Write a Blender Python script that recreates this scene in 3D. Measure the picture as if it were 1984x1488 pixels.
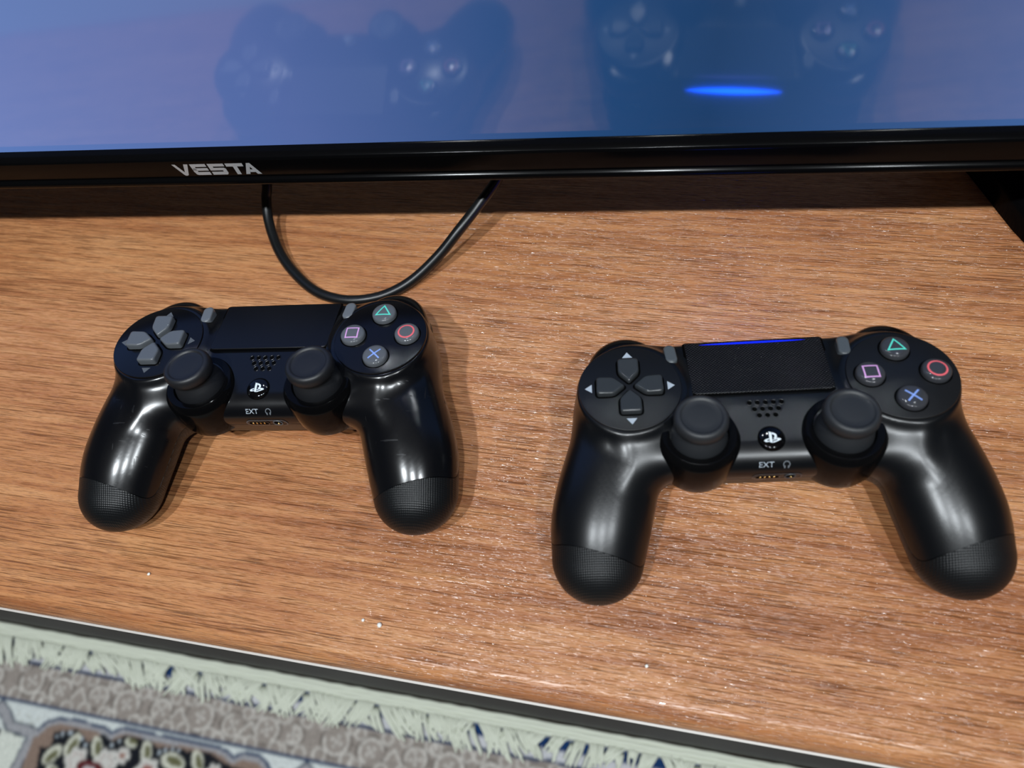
import bpy, bmesh, math, random
import numpy as np
from mathutils import Matrix, Vector
from mathutils.geometry import tessellate_polygon

for o in list(bpy.data.objects): bpy.data.objects.remove(o)
scene = bpy.context.scene
COL = scene.collection
S = 0.00093            # one modelling unit (about 0.93 mm) in metres
rnd = random.Random(7)

# ------------------------------------------------------------------ camera
cam = bpy.data.cameras.new('camera')
cam.sensor_width = 36.0
cam.lens = 1429.36 / 1984.0 * 36.0
cam.clip_start = 0.01
cam.dof.use_dof = True
cam.dof.focus_distance = 0.325
cam.dof.aperture_fstop = 7.5
cam_o = bpy.data.objects.new('camera', cam); COL.objects.link(cam_o)
_r = Vector((0.97842743, 0.16574263, -0.12332536))
_u = Vector((-0.09654915, 0.89460344, 0.43630602))
_f = Vector((-0.18264180, 0.41498682, -0.89130686))
_m = Matrix((( _r.x, _u.x, -_f.x, 43.998 * S),
             ( _r.y, _u.y, -_f.y, -10.353 * S),
             ( _r.z, _u.z, -_f.z, 317.133 * S), (0, 0, 0, 1)))
cam_o.matrix_world = _m
scene.camera = cam_o

# ------------------------------------------------------------------ world and lamps
w = bpy.data.worlds.new('world'); scene.world = w; w.use_nodes = True
w.node_tree.nodes['Background'].inputs[0].default_value = (0.55, 0.62, 0.72, 1)
w.node_tree.nodes['Background'].inputs[1].default_value = 0.05

TV_A = math.radians(4.69297)            # the television stands a little turned on the table
TVU = Vector((math.cos(TV_A), math.sin(TV_A), 0))
TVN = Vector((-math.sin(TV_A), math.cos(TV_A), 0))
TVO = Vector((44.0, -10.35, 0))
def tvp(u, n, z=0.0):
    return (TVO + TVU * u + TVN * n + Vector((0, 0, z))) * S
def lamp(name, u, n, z, watts, radius, col=(0.90, 0.96, 1.0)):
    l = bpy.data.lights.new(name, 'SPOT'); l.energy = watts; l.shadow_soft_size = radius; l.color = col
    l.spot_size = math.radians(125); l.spot_blend = 0.6          # recessed ceiling downlight
    o = bpy.data.objects.new(name, l); COL.objects.link(o); o.location = tvp(u, n, z)
lamp('ceiling_lamp', -525, -640, 1950, 50, 0.028)
lamp('ceiling_lamp', 110, -660, 1950, 40, 0.028)
lamp('ceiling_lamp', 760, -620, 1950, 33, 0.028)

vs = scene.view_settings
vs.view_transform = 'Standard'; vs.look = 'None'; vs.gamma = 1.0; vs.use_curve_mapping = False
vs.exposure = 0.55

# ------------------------------------------------------------------ material helpers
def lin(c):
    return tuple(((v / 255) / 12.92 if v / 255 <= 0.04045 else ((v / 255 + 0.055) / 1.055) ** 2.4) for v in c) + (1.0,)
class NT:
    def __init__(s, name):
        s.m = bpy.data.materials.new(name); s.m.use_nodes = True
        s.t = s.m.node_tree; s.b = s.t.nodes['Principled BSDF']
    def n(s, typ, **kw):
        nd = s.t.nodes.new(typ)
        for k, v in kw.items(): setattr(nd, k, v)
        return nd
    def l(s, a, b): s.t.links.new(a, b)
    def val(s, sock, v): sock.default_value = v
    def math(s, op, a, b=None, clamp=False):
        nd = s.n('ShaderNodeMath', operation=op); nd.use_clamp = clamp
        for i, v in enumerate((a, b)):
            if v is None: continue
            if isinstance(v, (int, float)): nd.inputs[i].default_value = v
            else: s.l(v, nd.inputs[i])
        return nd.outputs[0]
    def coords(s, scale=(1, 1, 1), rot=(0, 0, 0)):
        tc = s.n('ShaderNodeTexCoord'); mp = s.n('ShaderNodeMapping')
        mp.inputs['Scale'].default_value = scale; mp.inputs['Rotation'].default_value = rot
        s.l(tc.outputs['Object'], mp.inputs['Vector']); return mp.outputs[0]
    def noise(s, vec, scale, detail=3.0, rough=0.5, dist=0.0):
        nd = s.n('ShaderNodeTexNoise'); s.l(vec, nd.inputs['Vector'])
        nd.inputs['Scale'].default_value = scale; nd.inputs['Detail'].default_value = detail
        nd.inputs['Roughness'].default_value = rough; nd.inputs['Distortion'].default_value = dist
        return nd.outputs[0]
    def ramp(s, fac, stops):
        nd = s.n('ShaderNodeValToRGB'); s.l(fac, nd.inputs[0]); el = nd.color_ramp.elements
        while len(el) > 1: el.remove(el[-1])
        el[0].position = stops[0][0]; el[0].color = stops[0][1]
        for p, c in stops[1:]:
            e = el.new(p); e.color = c
        return nd.outputs[0]
    def bump(s, height, strength, dist):
        nd = s.n('ShaderNodeBump'); s.l(height, nd.inputs['Height'])
        nd.inputs['Strength'].default_value = strength; nd.inputs['Distance'].default_value = dist
        s.l(nd.outputs[0], s.b.inputs['Normal']); return nd
def plain(name, col, rough=0.5, metal=0.0, spec=0.5, emit=None, es=0.0, coat=0.0):
    t = NT(name); b = t.b
    b.inputs['Base Color'].default_value = lin(col)
    b.inputs['Roughness'].default_value = rough; b.inputs['Metallic'].default_value = metal
    b.inputs['Specular IOR Level'].default_value = spec
    b.inputs['Coat Weight'].default_value = coat
    if emit:
        b.inputs['Emission Color'].default_value = lin(emit); b.inputs['Emission Strength'].default_value = es
    return t.m
def plastic(name, col, rough, rvar=0.06, grain=0.0, scratch=0.0, spec=0.5):
    """moulded plastic: slightly uneven gloss, optional fine grain and hair scratches"""
    t = NT(name); b = t.b
    b.inputs['Base Color'].default_value = lin(col); b.inputs['Specular IOR Level'].default_value = spec
    v = t.coords()
    n1 = t.noise(v, 45, 4, 0.6)
    r = t.math('MULTIPLY_ADD', n1, rvar * 2); 
    r.node.inputs[2].default_value = rough - rvar
    h = None
    if scratch:
        vv = t.coords((60, 900, 300), (0.3, 0.2, 0.5))
        sc = t.math('GREATER_THAN', t.noise(vv, 1.0, 2), 0.70)
        vv2 = t.coords((900, 70, 300), (0.1, 0.4, -0.35))
        sc2 = t.math('GREATER_THAN', t.noise(vv2, 1.0, 2), 0.72)
        sm = t.math('MAXIMUM', sc, sc2)
        mask = t.math('GREATER_THAN', t.noise(v, 30, 2), 0.55)
        sm = t.math('MULTIPLY', sm, mask)
        r = t.math('MULTIPLY_ADD', sm, scratch, True); r.node.inputs[2].default_value = 0
        r2 = t.math('MULTIPLY_ADD', n1, rvar * 2); r2.node.inputs[2].default_value = rough - rvar
        r = t.math('ADD', r, r2, True)
    t.l(r, b.inputs['Roughness'])
    if grain:
        g = t.noise(v, 2600, 2); t.bump(g, grain, 0.0004)
    return t.m

# ------------------------------------------------------------------ mesh helpers (coordinates in modelling units)
def link(name, me, mat=None, parent=None):
    o = bpy.data.objects.new(name, me); COL.objects.link(o)
    if mat: me.materials.append(mat)
    if parent: o.parent = parent
    return o
def mesh(name, V, F, mat=None, parent=None, smooth=False, normals=None, scale=S):
    me = bpy.data.meshes.new(name)
    V = np.asarray(V, float) * scale
    me.from_pydata(V.tolist(), [], [tuple(int(i) for i in f) for f in F])
    me.update()
    if smooth: me.polygons.foreach_set('use_smooth', [True] * len(me.polygons))
    if normals is not None: me.normals_split_custom_set_from_vertices(np.asarray(normals, float).tolist())
    return link(name, me, mat, parent)
def tag(o, label, cat, group=None, kind=None):
    if label: o['label'] = label
    if cat: o['category'] = cat
    if group: o['group'] = group
    if kind: o['kind'] = kind
    return o
class MB:
    def __init__(s): s.V = []; s.F = []
    def add(s, V, F):
        b = len(s.V); s.V += [tuple(v) for v in V]; s.F += [tuple(i + b for i in f) for f in F]
    def rings(s, rings, close_top=True, close_bot=False):
        b = len(s.V); n = len(rings[0])
        for r in rings: s.V += [tuple(v) for v in r]
        for k in range(len(rings) - 1):
            for i in range(n):
                j = (i + 1) % n
                s.F.append((b + k * n + i, b + k * n + j, b + (k + 1) * n + j, b + (k + 1) * n + i))
        if close_top: s.F.append(tuple(b + (len(rings) - 1) * n + i for i in range(n)))
        if close_bot: s.F.append(tuple(b + i for i in reversed(range(n))))
    def build(s, name, mat, parent=None, smooth=False, angle=None, xf=None):
        V = np.array(s.V, float)
        if xf is not None: V = V @ xf[:3, :3].T + xf[:3, 3]
        o = mesh(name, V, s.F, mat, parent, smooth)
        if angle is not None:
            o.data.polygons.foreach_set('use_smooth', [True] * len(o.data.polygons))
            bm = bmesh.new(); bm.from_mesh(o.data); bm.normal_update()
            for e in bm.edges:
                e.smooth = len(e.link_faces) == 2 and e.calc_face_angle(0) < math.radians(angle)
            bm.to_mesh(o.data); bm.free()
        return o
def frame(c, ex, ey, ez):
    m = np.eye(4); m[:3, 0] = ex; m[:3, 1] = ey; m[:3, 2] = ez; m[:3, 3] = c; return m
def circle(r, z, n=48, sx=1.0, sy=1.0):
    return [(r * sx * math.cos(2 * math.pi * i / n), r * sy * math.sin(2 * math.pi * i / n), z) for i in range(n)]
def lathe(prof, n=48, close_top=True, close_bot=False):
    m = MB(); m.rings([circle(max(r, 0.01), z, n) for r, z in prof], close_top, close_bot); return m
def round_poly(pts, r, k=5):
    """polygon with rounded corners (r may be a list)"""
    out = []; n = len(pts)
    for i in range(n):
        p = np.array(pts[i], float); a = np.array(pts[i - 1], float); b = np.array(pts[(i + 1) % n], float)
        rr = r[i] if isinstance(r, (list, tuple)) else r
        if rr <= 0: out.append(tuple(p)); continue
        da = (a - p) / np.linalg.norm(a - p); db = (b - p) / np.linalg.norm(b - p)
        p0 = p + da * rr; p1 = p + db * rr
        for j in range(k + 1):
            t = j / k; out.append(tuple((1 - t) ** 2 * p0 + 2 * t * (1 - t) * p + t * t * p1))
    return out
def inset(pts, d):
    P = np.array(pts, float); n = len(P); area = 0.5 * sum(P[i - 1][0] * P[i][1] - P[i][0] * P[i - 1][1] for i in range(n))
    sg = 1 if area > 0 else -1; out = []
    for i in range(n):
        e0 = P[i] - P[i - 1]; e1 = P[(i + 1) % n] - P[i]
        n0 = np.array((-e0[1], e0[0])) * sg; n1 = np.array((-e1[1], e1[0])) * sg
        n0 = n0 / (np.linalg.norm(n0) + 1e-9); n1 = n1 / (np.linalg.norm(n1) + 1e-9)
        b = n0 + n1; b = b / (np.linalg.norm(b) + 1e-9); c = max(0.5, float(b @ n0))
        out.append(tuple(P[i] + b * d / c))
    return out
def cap(pts, z0, z1, bev=0.6, shrink=None, steps=4):
    """a key cap: outline extruded z0..z1, bevelled top edge, optional dome"""
    m = MB(); R = [[(x, y, z0) for x, y in pts], [(x, y, z1 - bev) for x, y in pts]]
    def ins(d):
        if shrink is None: return inset(pts, d)
        c = np.mean(np.array(pts), 0); k = 1 - d / shrink
        return [tuple(c + (np.array(p) - c) * k) for p in pts]
    for k in range(1, steps + 1):
        a = k / steps * math.pi / 2
        R.append([(x, y, z1 - bev + bev * math.sin(a)) for x, y in ins(bev * (1 - math.cos(a)))])
    R.append([(x, y, z1) for x, y in ins(bev + 0.2)])
    m.rings(R); return m
def flat(polys):
    """flat print made of polygons [(x,y)...], on z=0"""
    m = MB()
    for p in polys:
        tri = tessellate_polygon([[Vector((x, y, 0)) for x, y in p]])
        ar = 0.5 * sum(p[i - 1][0] * p[i][1] - p[i][0] * p[i - 1][1] for i in range(len(p)))
        F = []
        for t in tri:
            a, b, c = (Vector((*p[i], 0)) for i in t)
            F.append(tuple(t) if (b - a).cross(c - a).z > 0 else (t[0], t[2], t[1]))
        m.add([(x, y, 0) for x, y in p], F)
    return m
def densify(pts, k=10):
    return [tuple(np.array(pts[i]) * (1 - j / k) + np.array(pts[(i + 1) % len(pts)]) * (j / k)) for i in range(len(pts)) for j in range(k)]
def ringpoly(outer, inner):
    """closed band between two outlines of equal length, as quads"""
    return [[outer[i], outer[(i + 1) % len(outer)], inner[(i + 1) % len(outer)], inner[i]] for i in range(len(outer))]
def tube(path, r, n=10, caps=True):
    P = [Vector(p) for p in path]; m = MB(); R = []
    T0 = None; N = None
    for i, p in enumerate(P):
        T = (P[min(i + 1, len(P) - 1)] - P[max(i - 1, 0)]).normalized()
        if N is None:
            N = T.orthogonal().normalized()
        else:
            N = (N - T * N.dot(T)).normalized()
        B = T.cross(N); rr = r[i] if isinstance(r, (list, tuple)) else r
        R.append([tuple(p + (N * math.cos(2 * math.pi * k / n) + B * math.sin(2 * math.pi * k / n)) * rr) for k in range(n)])
    m.rings(R, caps, caps); return m
def spline(pts, k=8):
    P = [np.array(p, float) for p in pts]; P = [2 * P[0] - P[1]] + P + [2 * P[-1] - P[-2]]; out = []
    for i in range(1, len(P) - 2):
        for j in range(k):
            t = j / k; a, b, c, d = P[i - 1:i + 3]
            out.append(0.5 * ((2 * b) + (c - a) * t + (2 * a - 5 * b + 4 * c - d) * t * t + (3 * b - a - 3 * c + d) * t ** 3))
    out.append(P[-2]); return out
def box(m, x0, x1, y0, y1, z0, z1):
    V = [(x, y, z) for z in (z0, z1) for y in (y0, y1) for x in (x0, x1)]
    m.add(V, [(0, 2, 3, 1), (4, 5, 7, 6), (0, 1, 5, 4), (2, 6, 7, 3), (0, 4, 6, 2), (1, 3, 7, 5)])
def extrude_x(m, prof, x0, x1):
    """profile [(y,z)...] counter-clockwise seen from +x, swept along x"""
    n = len(prof); V = [(x0, y, z) for y, z in prof] + [(x1, y, z) for y, z in prof]
    m.add(V, [(i, (i + 1) % n, n + (i + 1) % n, n + i) for i in range(n)] + [tuple(reversed(range(n))), tuple(range(n, 2 * n))])

# ------------------------------------------------------------------ materials of the room
def wood_material(name, tint=1.0):
    t = NT(name); b = t.b
    v0 = t.coords()
    # long wavy figure
    vf = t.coords((1.5, 13, 13)); fig = t.noise(vf, 1.6, 5, 0.55, 0.7)
    vm = t.coords((14, 260, 260)); fine = t.noise(vm, 1.0, 4, 0.65, 0.3)
    big = t.noise(v0, 4.5, 3, 0.6)
    f = t.math('ADD', t.math('MULTIPLY', fig, 0.34), t.math('MULTIPLY', fine, 0.44))
    f = t.math('ADD', f, t.math('MULTIPLY', big, 0.22))
    base = t.ramp(f, [(0.36, lin((146, 88, 54))), (0.45, lin((176, 114, 72))), (0.52, lin((196, 134, 87))), (0.62, lin((212, 153, 104)))])
    # short dark pores running with the grain, pressed into the surface
    vp = t.coords((48, 1750, 1750)); por = t.noise(vp, 1.0, 2, 0.5, 0.1)
    dens = t.noise(t.coords((7, 36, 36)), 1.0, 2)
    th = t.math('MULTIPLY_ADD', dens, -0.22); th.node.inputs[2].default_value = 0.68
    pm = t.math('MULTIPLY', t.math('SUBTRACT', por, th), 11.0, True)
    vq = t.coords((210, 2300, 2300)); po2 = t.noise(vq, 1.0, 1)
    p2 = t.math('MULTIPLY', t.math('SUBTRACT', po2, 0.56), 9.0, True)
    pore = t.math('MAXIMUM', t.math('MULTIPLY', pm, 0.62), t.math('MULTIPLY', p2, 0.26))
    mix = t.n('ShaderNodeMix', data_type='RGBA'); t.l(pore, mix.inputs[0]); t.l(base, mix.inputs[6])
    mix.inputs[7].default_value = lin((84, 44, 24)); t.l(mix.outputs[2], b.inputs['Base Color'])
    pms = t.math('MULTIPLY', t.math('ADD', t.math('SUBTRACT', por, th), 0.07), 4.5, True)
    p2s = t.math('MULTIPLY', t.math('SUBTRACT', po2, 0.48), 4.0, True)
    rg = t.math('MULTIPLY_ADD', t.math('MAXIMUM', pms, p2s), -0.19); rg.node.inputs[2].default_value = 0.30
    t.l(rg, b.inputs['Roughness'])
    hgt = t.math('MULTIPLY', t.math('ADD', pms, t.math('MULTIPLY', p2s, 0.55)), -1.0)
    t.bump(hgt, 1.0, 0.00022)
    b.inputs['Specular IOR Level'].default_value = 0.65
    return t.m
M = {}
M['wood'] = wood_material('wood_laminate')
M['strip'] = plain('edge_strip', (205, 203, 198), 0.4, 0.1)
M['stand'] = plain('stand_black', (20, 19, 18), 0.6)
M['wall'] = plain('wall_paint', (112, 110, 108), 0.8)
M['ceil'] = plain('ceiling_paint', (232, 232, 230), 0.8)
M['floor'] = plain('floor_boards', (120, 92, 66), 0.5)

# ------------------------------------------------------------------ structure
ZF = -430.0
def quadbox(name, x0, x1, y0, y1, z0, z1, mat):
    m = MB(); box(m, x0, x1, y0, y1, z0, z1); o = m.build(name, mat); o['kind'] = 'structure'; return o
quadbox('floor', -2300, 2500, -3200, 900, ZF - 40, ZF, M['floor'])
quadbox('wall_back', -2300, 2500, 800, 900, ZF, 2150, M['wall'])
quadbox('wall_front', -2300, 2500, -3300, -3200, ZF, 2150, M['wall'])
quadbox('wall_left', -2400, -2300, -3200, 800, ZF, 2150, M['wall'])
quadbox('wall_right', 2500, 2600, -3200, 800, ZF, 2150, M['wall'])
quadbox('ceiling', -2300, 2500, -3200, 800, 2150, 2200, M['ceil'])

# ------------------------------------------------------------------ television stand with the wooden top
stand = bpy.data.objects.new('tv_stand', None); COL.objects.link(stand)
stand.location = (0, 0, ZF * S)
tag(stand, 'low television stand with a brown wood-grain top and dark front', 'stand')
TX0, TX1, TY1 = -900, 700, 520
def up(m, dz=-ZF): m.V = [(x, y, z + dz) for x, y, z in m.V]; return m
m = MB()
prof = [(0.0, -17.0)]
rr = 9.0
prof = [(0, -16.5), (0, -rr)] + [(rr - rr * math.cos(a), -rr + rr * math.sin(a)) for a in np.linspace(0, math.pi / 2, 9)[1:]]
prof = [(y, z) for y, z in prof] + [(TY1, 0), (TY1, -16.5)]
extrude_x(m, list(reversed(prof)), TX0, TX1)
top = up(m).build('tabletop', M['wood'], stand, angle=25)
m = MB(); box(m, TX0, TX1, -0.9, 6, -19.0, -16.6); up(m).build('edge_strip', M['strip'], stand)
top_front = MB(); box(top_front, TX0 + 4, TX1 - 4, 0.6, TY1 - 8, ZF, -19.1); up(top_front).build('cabinet_body', M['stand'], stand)

# ------------------------------------------------------------------ television
tv = bpy.data.objects.new('television', None); COL.objects.link(tv)
TVC = -194.0
tv.location = tvp(TVC, 240, 0); tv.rotation_euler = (0, 0, TV_A)
tag(tv, 'flat television with glossy black frame standing at the back of the wooden top', 'television')
# local frame: x = u - TVC, y = n - 240, z
M['bezel'] = plastic('bezel_gloss', (8, 8, 9), 0.14, 0.03, spec=0.07)
M['tvback'] = plastic('tv_back', (20, 20, 21), 0.5)
M['silver'] = plain('silver_print', (190, 196, 200), 0.35, 0.2)
def screen_material():
    t = NT('screen_glow'); b = t.b
    b.inputs['Base Color'].default_value = lin((6, 8, 16)); b.inputs['Roughness'].default_value = 0.075
    b.inputs['IOR'].default_value = 1.9
    # dim picture: blue with a lilac cast towards the left, fine pixel grid
    tc = t.n('ShaderNodeTexCoord'); sx = t.n('ShaderNodeSeparateXYZ'); t.l(tc.outputs['Object'], sx.inputs[0])
    f = t.math('MULTIPLY_ADD', sx.outputs[0], 1.9, True); f.node.inputs[2].default_value = 0.30
    col = t.ramp(f, [(0.0, lin((96, 130, 196))), (0.38, lin((84, 106, 164))), (0.60, lin((36, 74, 123))), (0.70, lin((30, 63, 105))), (0.92, lin((64, 98, 154)))])
    t.l(col, b.inputs['Emission Color']); b.inputs['Emission Strength'].default_value = 0.66
    return t.m
M['screen'] = screen_material()
HW, ZB, ZT = 392.0, 56.5, 500.0
SY = 237.3 - 240
def bar(prof, x0, x1, name):
    m = MB(); extrude_x(m, prof, x0, x1); return m.build(name, M['bezel'], tv, angle=30)
# lower frame bar: sloped inner lip, rounded edges
def arc(cy, cz, r, a0, a1, k=6): return [(cy + r * math.cos(a), cz + r * math.sin(a)) for a in np.linspace(a0, a1, k)]
d = -8.7       # front face
LB = 55.0
pb = [(8, LB)] + arc(d - 1.6 + 1.6, LB + 1.7, 1.7, -math.pi / 2, -math.pi, 5) + arc(d - 1.7 + 1.7, LB + 2.4, 1.7, math.pi, math.pi * 0.62, 6) + [(d + 0.15, LB + 4.6), (d, LB + 5.2)] \
   + arc(d + 2.0, LB + 15.4, 2.0, math.pi, math.pi * 0.70, 6) + [(SY - 2.0, LB + 18.2), (SY - 0.4, LB + 18.7), (SY + 0.3, LB + 18.7), (8, LB + 18.7)]
bar(list(reversed(pb)), -HW, HW, 'frame')
m = MB()
for x0, x1 in ((-HW, -HW + 13), (HW - 13, HW)): box(m, x0, x1, d + 2.5, 8, ZB + 3, ZT)
box(m, -HW, HW, d + 2.5, 8, ZT - 13, ZT)
m.build('frame', M['bezel'], tv)
m = MB(); box(m, -HW + 5, HW - 5, SY, 6, ZB + 10, ZT - 6); m.build('screen', M['screen'], tv)
m = MB(); pf = [(7.5, ZB + 2), (40, ZB + 30), (44, ZB + 250), (20, ZT - 20), (7.5, ZT - 3)]
extrude_x(m, pf, -HW + 6, HW - 6); m.build('back_shell', M['tvback'], tv)
# maker's name on the lower frame bar (letter outlines in millimetre-like units)
def letters():
    x0 = -215.4 - TVC; P = []
    V_ = [(0, 7.6), (1.7, 7.6), (4.1, 2.2), (6.1, 7.6), (8.3, 7.6), (5.1, 0.35), (4.3, -.1), (3.6, -.1), (3.0, .35)]
    P.append(V_)
    def bars(x, kind):
        out = []
        sh = lambda a, b: [(x + a[0], a[1]), (x + b[0], a[1]), (x + b[0], b[1]), (x + a[0], b[1])]
        if kind == 'E':
            out += [[(x, 7.6), (x + 8, 7.6), (x + 8, 5.7), (x, 5.7)], [(x + .1, 4.85), (x + 8, 4.85), (x + 8, 3.1), (x + .1, 3.1)],
                    [(x + .1, 2.25), (x + 8, 2.25), (x + 8, .2), (x + 1.4, .2), (x + .5, .7)], [(x, 5.7), (x + 2.1, 5.7), (x + 2.1, 2.2), (x, 2.2)]]
        else:
            out += [[(x, 7.6), (x + 8.2, 7.6), (x + 8.2, 5.7), (x, 5.7)], [(x, 4.85), (x + 7.4, 4.85), (x + 8.2, 4.2), (x + 8.2, 3.1), (x, 3.1)],
                    [(x, 2.25), (x + 8.2, 2.25), (x + 8.2, 1.2), (x + 7.4, .2), (x, .2)], [(x, 5.7), (x + 2.2, 5.7), (x + 2.2, 4.8), (x, 4.8)],
                    [(x + 6.2, 3.1), (x + 8.2, 3.1), (x + 8.2, 2.2), (x + 6.2, 2.2)]]
        return out
    P += bars(9.1, 'E') + bars(18.1, 'S')
    P += [[(27.2, 7.6), (35.9, 7.6), (35.9, 5.5), (27.2, 5.5)], [(30.5, 5.5), (32.6, 5.5), (32.6, .2), (30.5, .2)]]
    P += [[(34.9, .2), (38.0, 7.6), (39.7, 7.6), (38.9, 5.2), (37.0, .2)], [(38.9, 5.2), (39.7, 7.6), (43.0, .2), (40.8, .2)], [(37.6, 1.5), (40.4, 1.5), (39.7, 3.3), (38.2, 3.3)]]
    m = flat([[(x + x0, y) for x, y in p] for p in P]); m.V = [(x, d - 0.12, ZB + 4.9 + y) for x, y, z in m.V]; return m
letters().build('brand_lettering', M['silver'], tv)
# two splayed feet
for sgn in (1, -1):
    m = MB(); R = []
    for (u, n, wd, hh) in ((158, 350, 10, 17), (168, 320, 13, 19), (184, 285, 15, 18), (200, 248, 16, 16), (219, 210, 15.5, 12), (228, 192, 13, 8), (231, 186, 9, 5)):
        x = (u - TVC) * sgn; y = n - 240; t = np.array((0.42 * sgn, -0.91)); pr = np.array((0.91, 0.42 * sgn))
        c = np.array((x, y)); pts = []
        for k, (a, hz) in enumerate(((-1, 0.6), (-1, hh * 0.62), (-0.86, hh * 0.82), (-0.5, hh), (0.5, hh), (0.86, hh * 0.82), (1, hh * 0.62), (1, 0.6))):
            q = c + pr * wd * a; pts.append((q[0], q[1], hz))
        R.append(pts)
    if sgn < 0: R = [list(reversed(r)) for r in R]
    m.rings(R, True, True); ft = m.build('foot', M['bezel'], tv, angle=50)
    m = MB(); x = (176 - TVC) * sgn; box(m, x - 9, x + 9, 46, 66, 14, ZB + 60); m.build('foot_post', M['tvback'], tv)

# ------------------------------------------------------------------ controller shell as a distance field
def smin(a, b, k): h = np.clip(0.5 + 0.5 * (b - a) / k, 0, 1); return b * (1 - h) + a * h - k * h * (1 - h)
def smax(a, b, k): return -smin(-a, -b, k)
TN = np.array((0, 0.1838, 0.983)); TY = np.array((0, 0.983, -0.1838)); TXv = np.array((1.0, 0, 0))
DC = 53.0; DZ = 41.3            # disc centre, shell height under the disc
_gp = [(50, 4, 25.5, 19.5), (60.0, -24, 24.0, 20.0), (66.6, -47, 19.8, 20.5), (69.2, -63.2, 15.6, 18.6)]
GRIP_C = np.array(spline(_gp, 4)); GRIP_F = np.array(spline(_gp, 40))
KZ = 0.83
def sd_shell(P):
    x = np.abs(P[..., 0]); y = P[..., 1]; z = P[..., 2]
    # grips
    zz = z / KZ; g = np.full(x.shape, 1e9); GRIP = GRIP_F if P.ndim == 2 else GRIP_C
    for a, b in zip(GRIP[:-1], GRIP[1:]):
        A = np.array((a[0], a[1], a[2] / KZ)); B = np.array((b[0], b[1], b[2] / KZ)); D = B - A
        px, py, pz = x - A[0], y - A[1], zz - A[2]
        h = np.clip((px * D[0] + py * D[1] + pz * D[2]) / (D @ D), 0, 1)
        g = np.minimum(g, np.sqrt((px - h * D[0]) ** 2 + (py - h * D[1]) ** 2 + (pz - h * D[2]) ** 2) - (a[3] + (b[3] - a[3]) * h))
    g = g * 0.92
    # pods under the discs
    lx = x - DC; ly = y * TY[1] + (z - DZ) * TY[2]; lz = y * TN[1] + (z - DZ) * TN[2]
    r = 2.0; dx = np.hypot(lx, ly) - (21.5 - r) - np.clip(-lz - 3, 0, 30) * 0.02; dy = np.abs(lz + 13) - (13 - r)
    pod = np.minimum(np.maximum(dx, dy), 0) + np.hypot(np.maximum(dx, 0), np.maximum(dy, 0)) - r
    # bridge between the grips
    top1 = (z - 40.3); top2 = (z - (39.9 - 0.300 * (y + 4))) * 0.958
    back = (y - 24.6) * 0.98 + (z - 31.2) * 0.196; bot = 13 - z
    front = -(y + 36.9) * 0.979 - (z - 32) * 0.206
    core = smax(smax(smax(top1, top2, 3.0), front, 15.0), smax(back, bot, 3.0), 2.5)
    core = smax(core, x - 56, 5.0)
    d = smin(smin(g, pod, 9.0), core, 7.0)
    return smax(d, lz, 0.8)
def grad(f, P, e=0.05):
    G = np.empty_like(P)
    for i in range(3):
        q = P.copy(); q[..., i] += e; r = P.copy(); r[..., i] -= e; G[..., i] = (f(q) - f(r)) / (2 * e)
    return G
def surface_nets(f, lo, hi, h):
    ax = [np.arange(lo[i], hi[i] + h, h) for i in range(3)]
    X = np.stack(np.meshgrid(*ax, indexing='ij'), -1); F = f(X); nx, ny, nz = F.shape
    ins = F < 0
    acc = np.zeros((nx - 1, ny - 1, nz - 1, 3)); cnt = np.zeros((nx - 1, ny - 1, nz - 1))
    C = [(i, j, k) for i in (0, 1) for j in (0, 1) for k in (0, 1)]
    sl = lambda c: (slice(c[0], nx - 1 + c[0]), slice(c[1], ny - 1 + c[1]), slice(c[2], nz - 1 + c[2]))
    for a in C:
        for b in C:
            if sum(abs(a[i] - b[i]) for i in range(3)) != 1 or a > b: continue
            fa, fb = F[sl(a)], F[sl(b)]; cr = (fa < 0) != (fb < 0)
            t = np.where(cr, fa / np.where(cr, fa - fb, 1), 0)
            for i in range(3): acc[..., i] += np.where(cr, a[i] + t * (b[i] - a[i]), 0)
            cnt += cr
    act = cnt > 0; idx = -np.ones(act.shape, int); idx[act] = np.arange(act.sum())
    ii = np.argwhere(act); V = (ii + acc[act] / cnt[act][:, None]) * h + np.array([a[0] for a in ax])
    Q = []
    for d_ in range(3):
        e = np.zeros(3, int); e[d_] = 1; u, v = [(1, 2), (2, 0), (0, 1)][d_]
        a = ins[:nx - e[0], :ny - e[1], :nz - e[2]]; b = ins[e[0]:, e[1]:, e[2]:]
        cr = np.argwhere(a != b); cr = cr[(cr[:, u] > 0) & (cr[:, v] > 0) & (cr[:, 0] < nx - 1) & (cr[:, 1] < ny - 1) & (cr[:, 2] < nz - 1)]
        s = a[cr[:, 0], cr[:, 1], cr[:, 2]]
        def at(du, dv):
            q = cr.copy(); q[:, u] -= du; q[:, v] -= dv; return idx[q[:, 0], q[:, 1], q[:, 2]]
        q = np.stack([at(1, 1), at(0, 1), at(0, 0), at(1, 0)], 1); q[~s] = q[~s][:, ::-1]; Q.append(q)
    Q = np.concatenate(Q)
    for _ in range(4):
        G = grad(f, V); V = V - (f(V) / np.maximum((G * G).sum(-1), 1e-3))[:, None] * G * 0.9
    G = grad(f, V); N = G / np.linalg.norm(G, axis=1)[:, None]
    return V, Q, N
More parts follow.
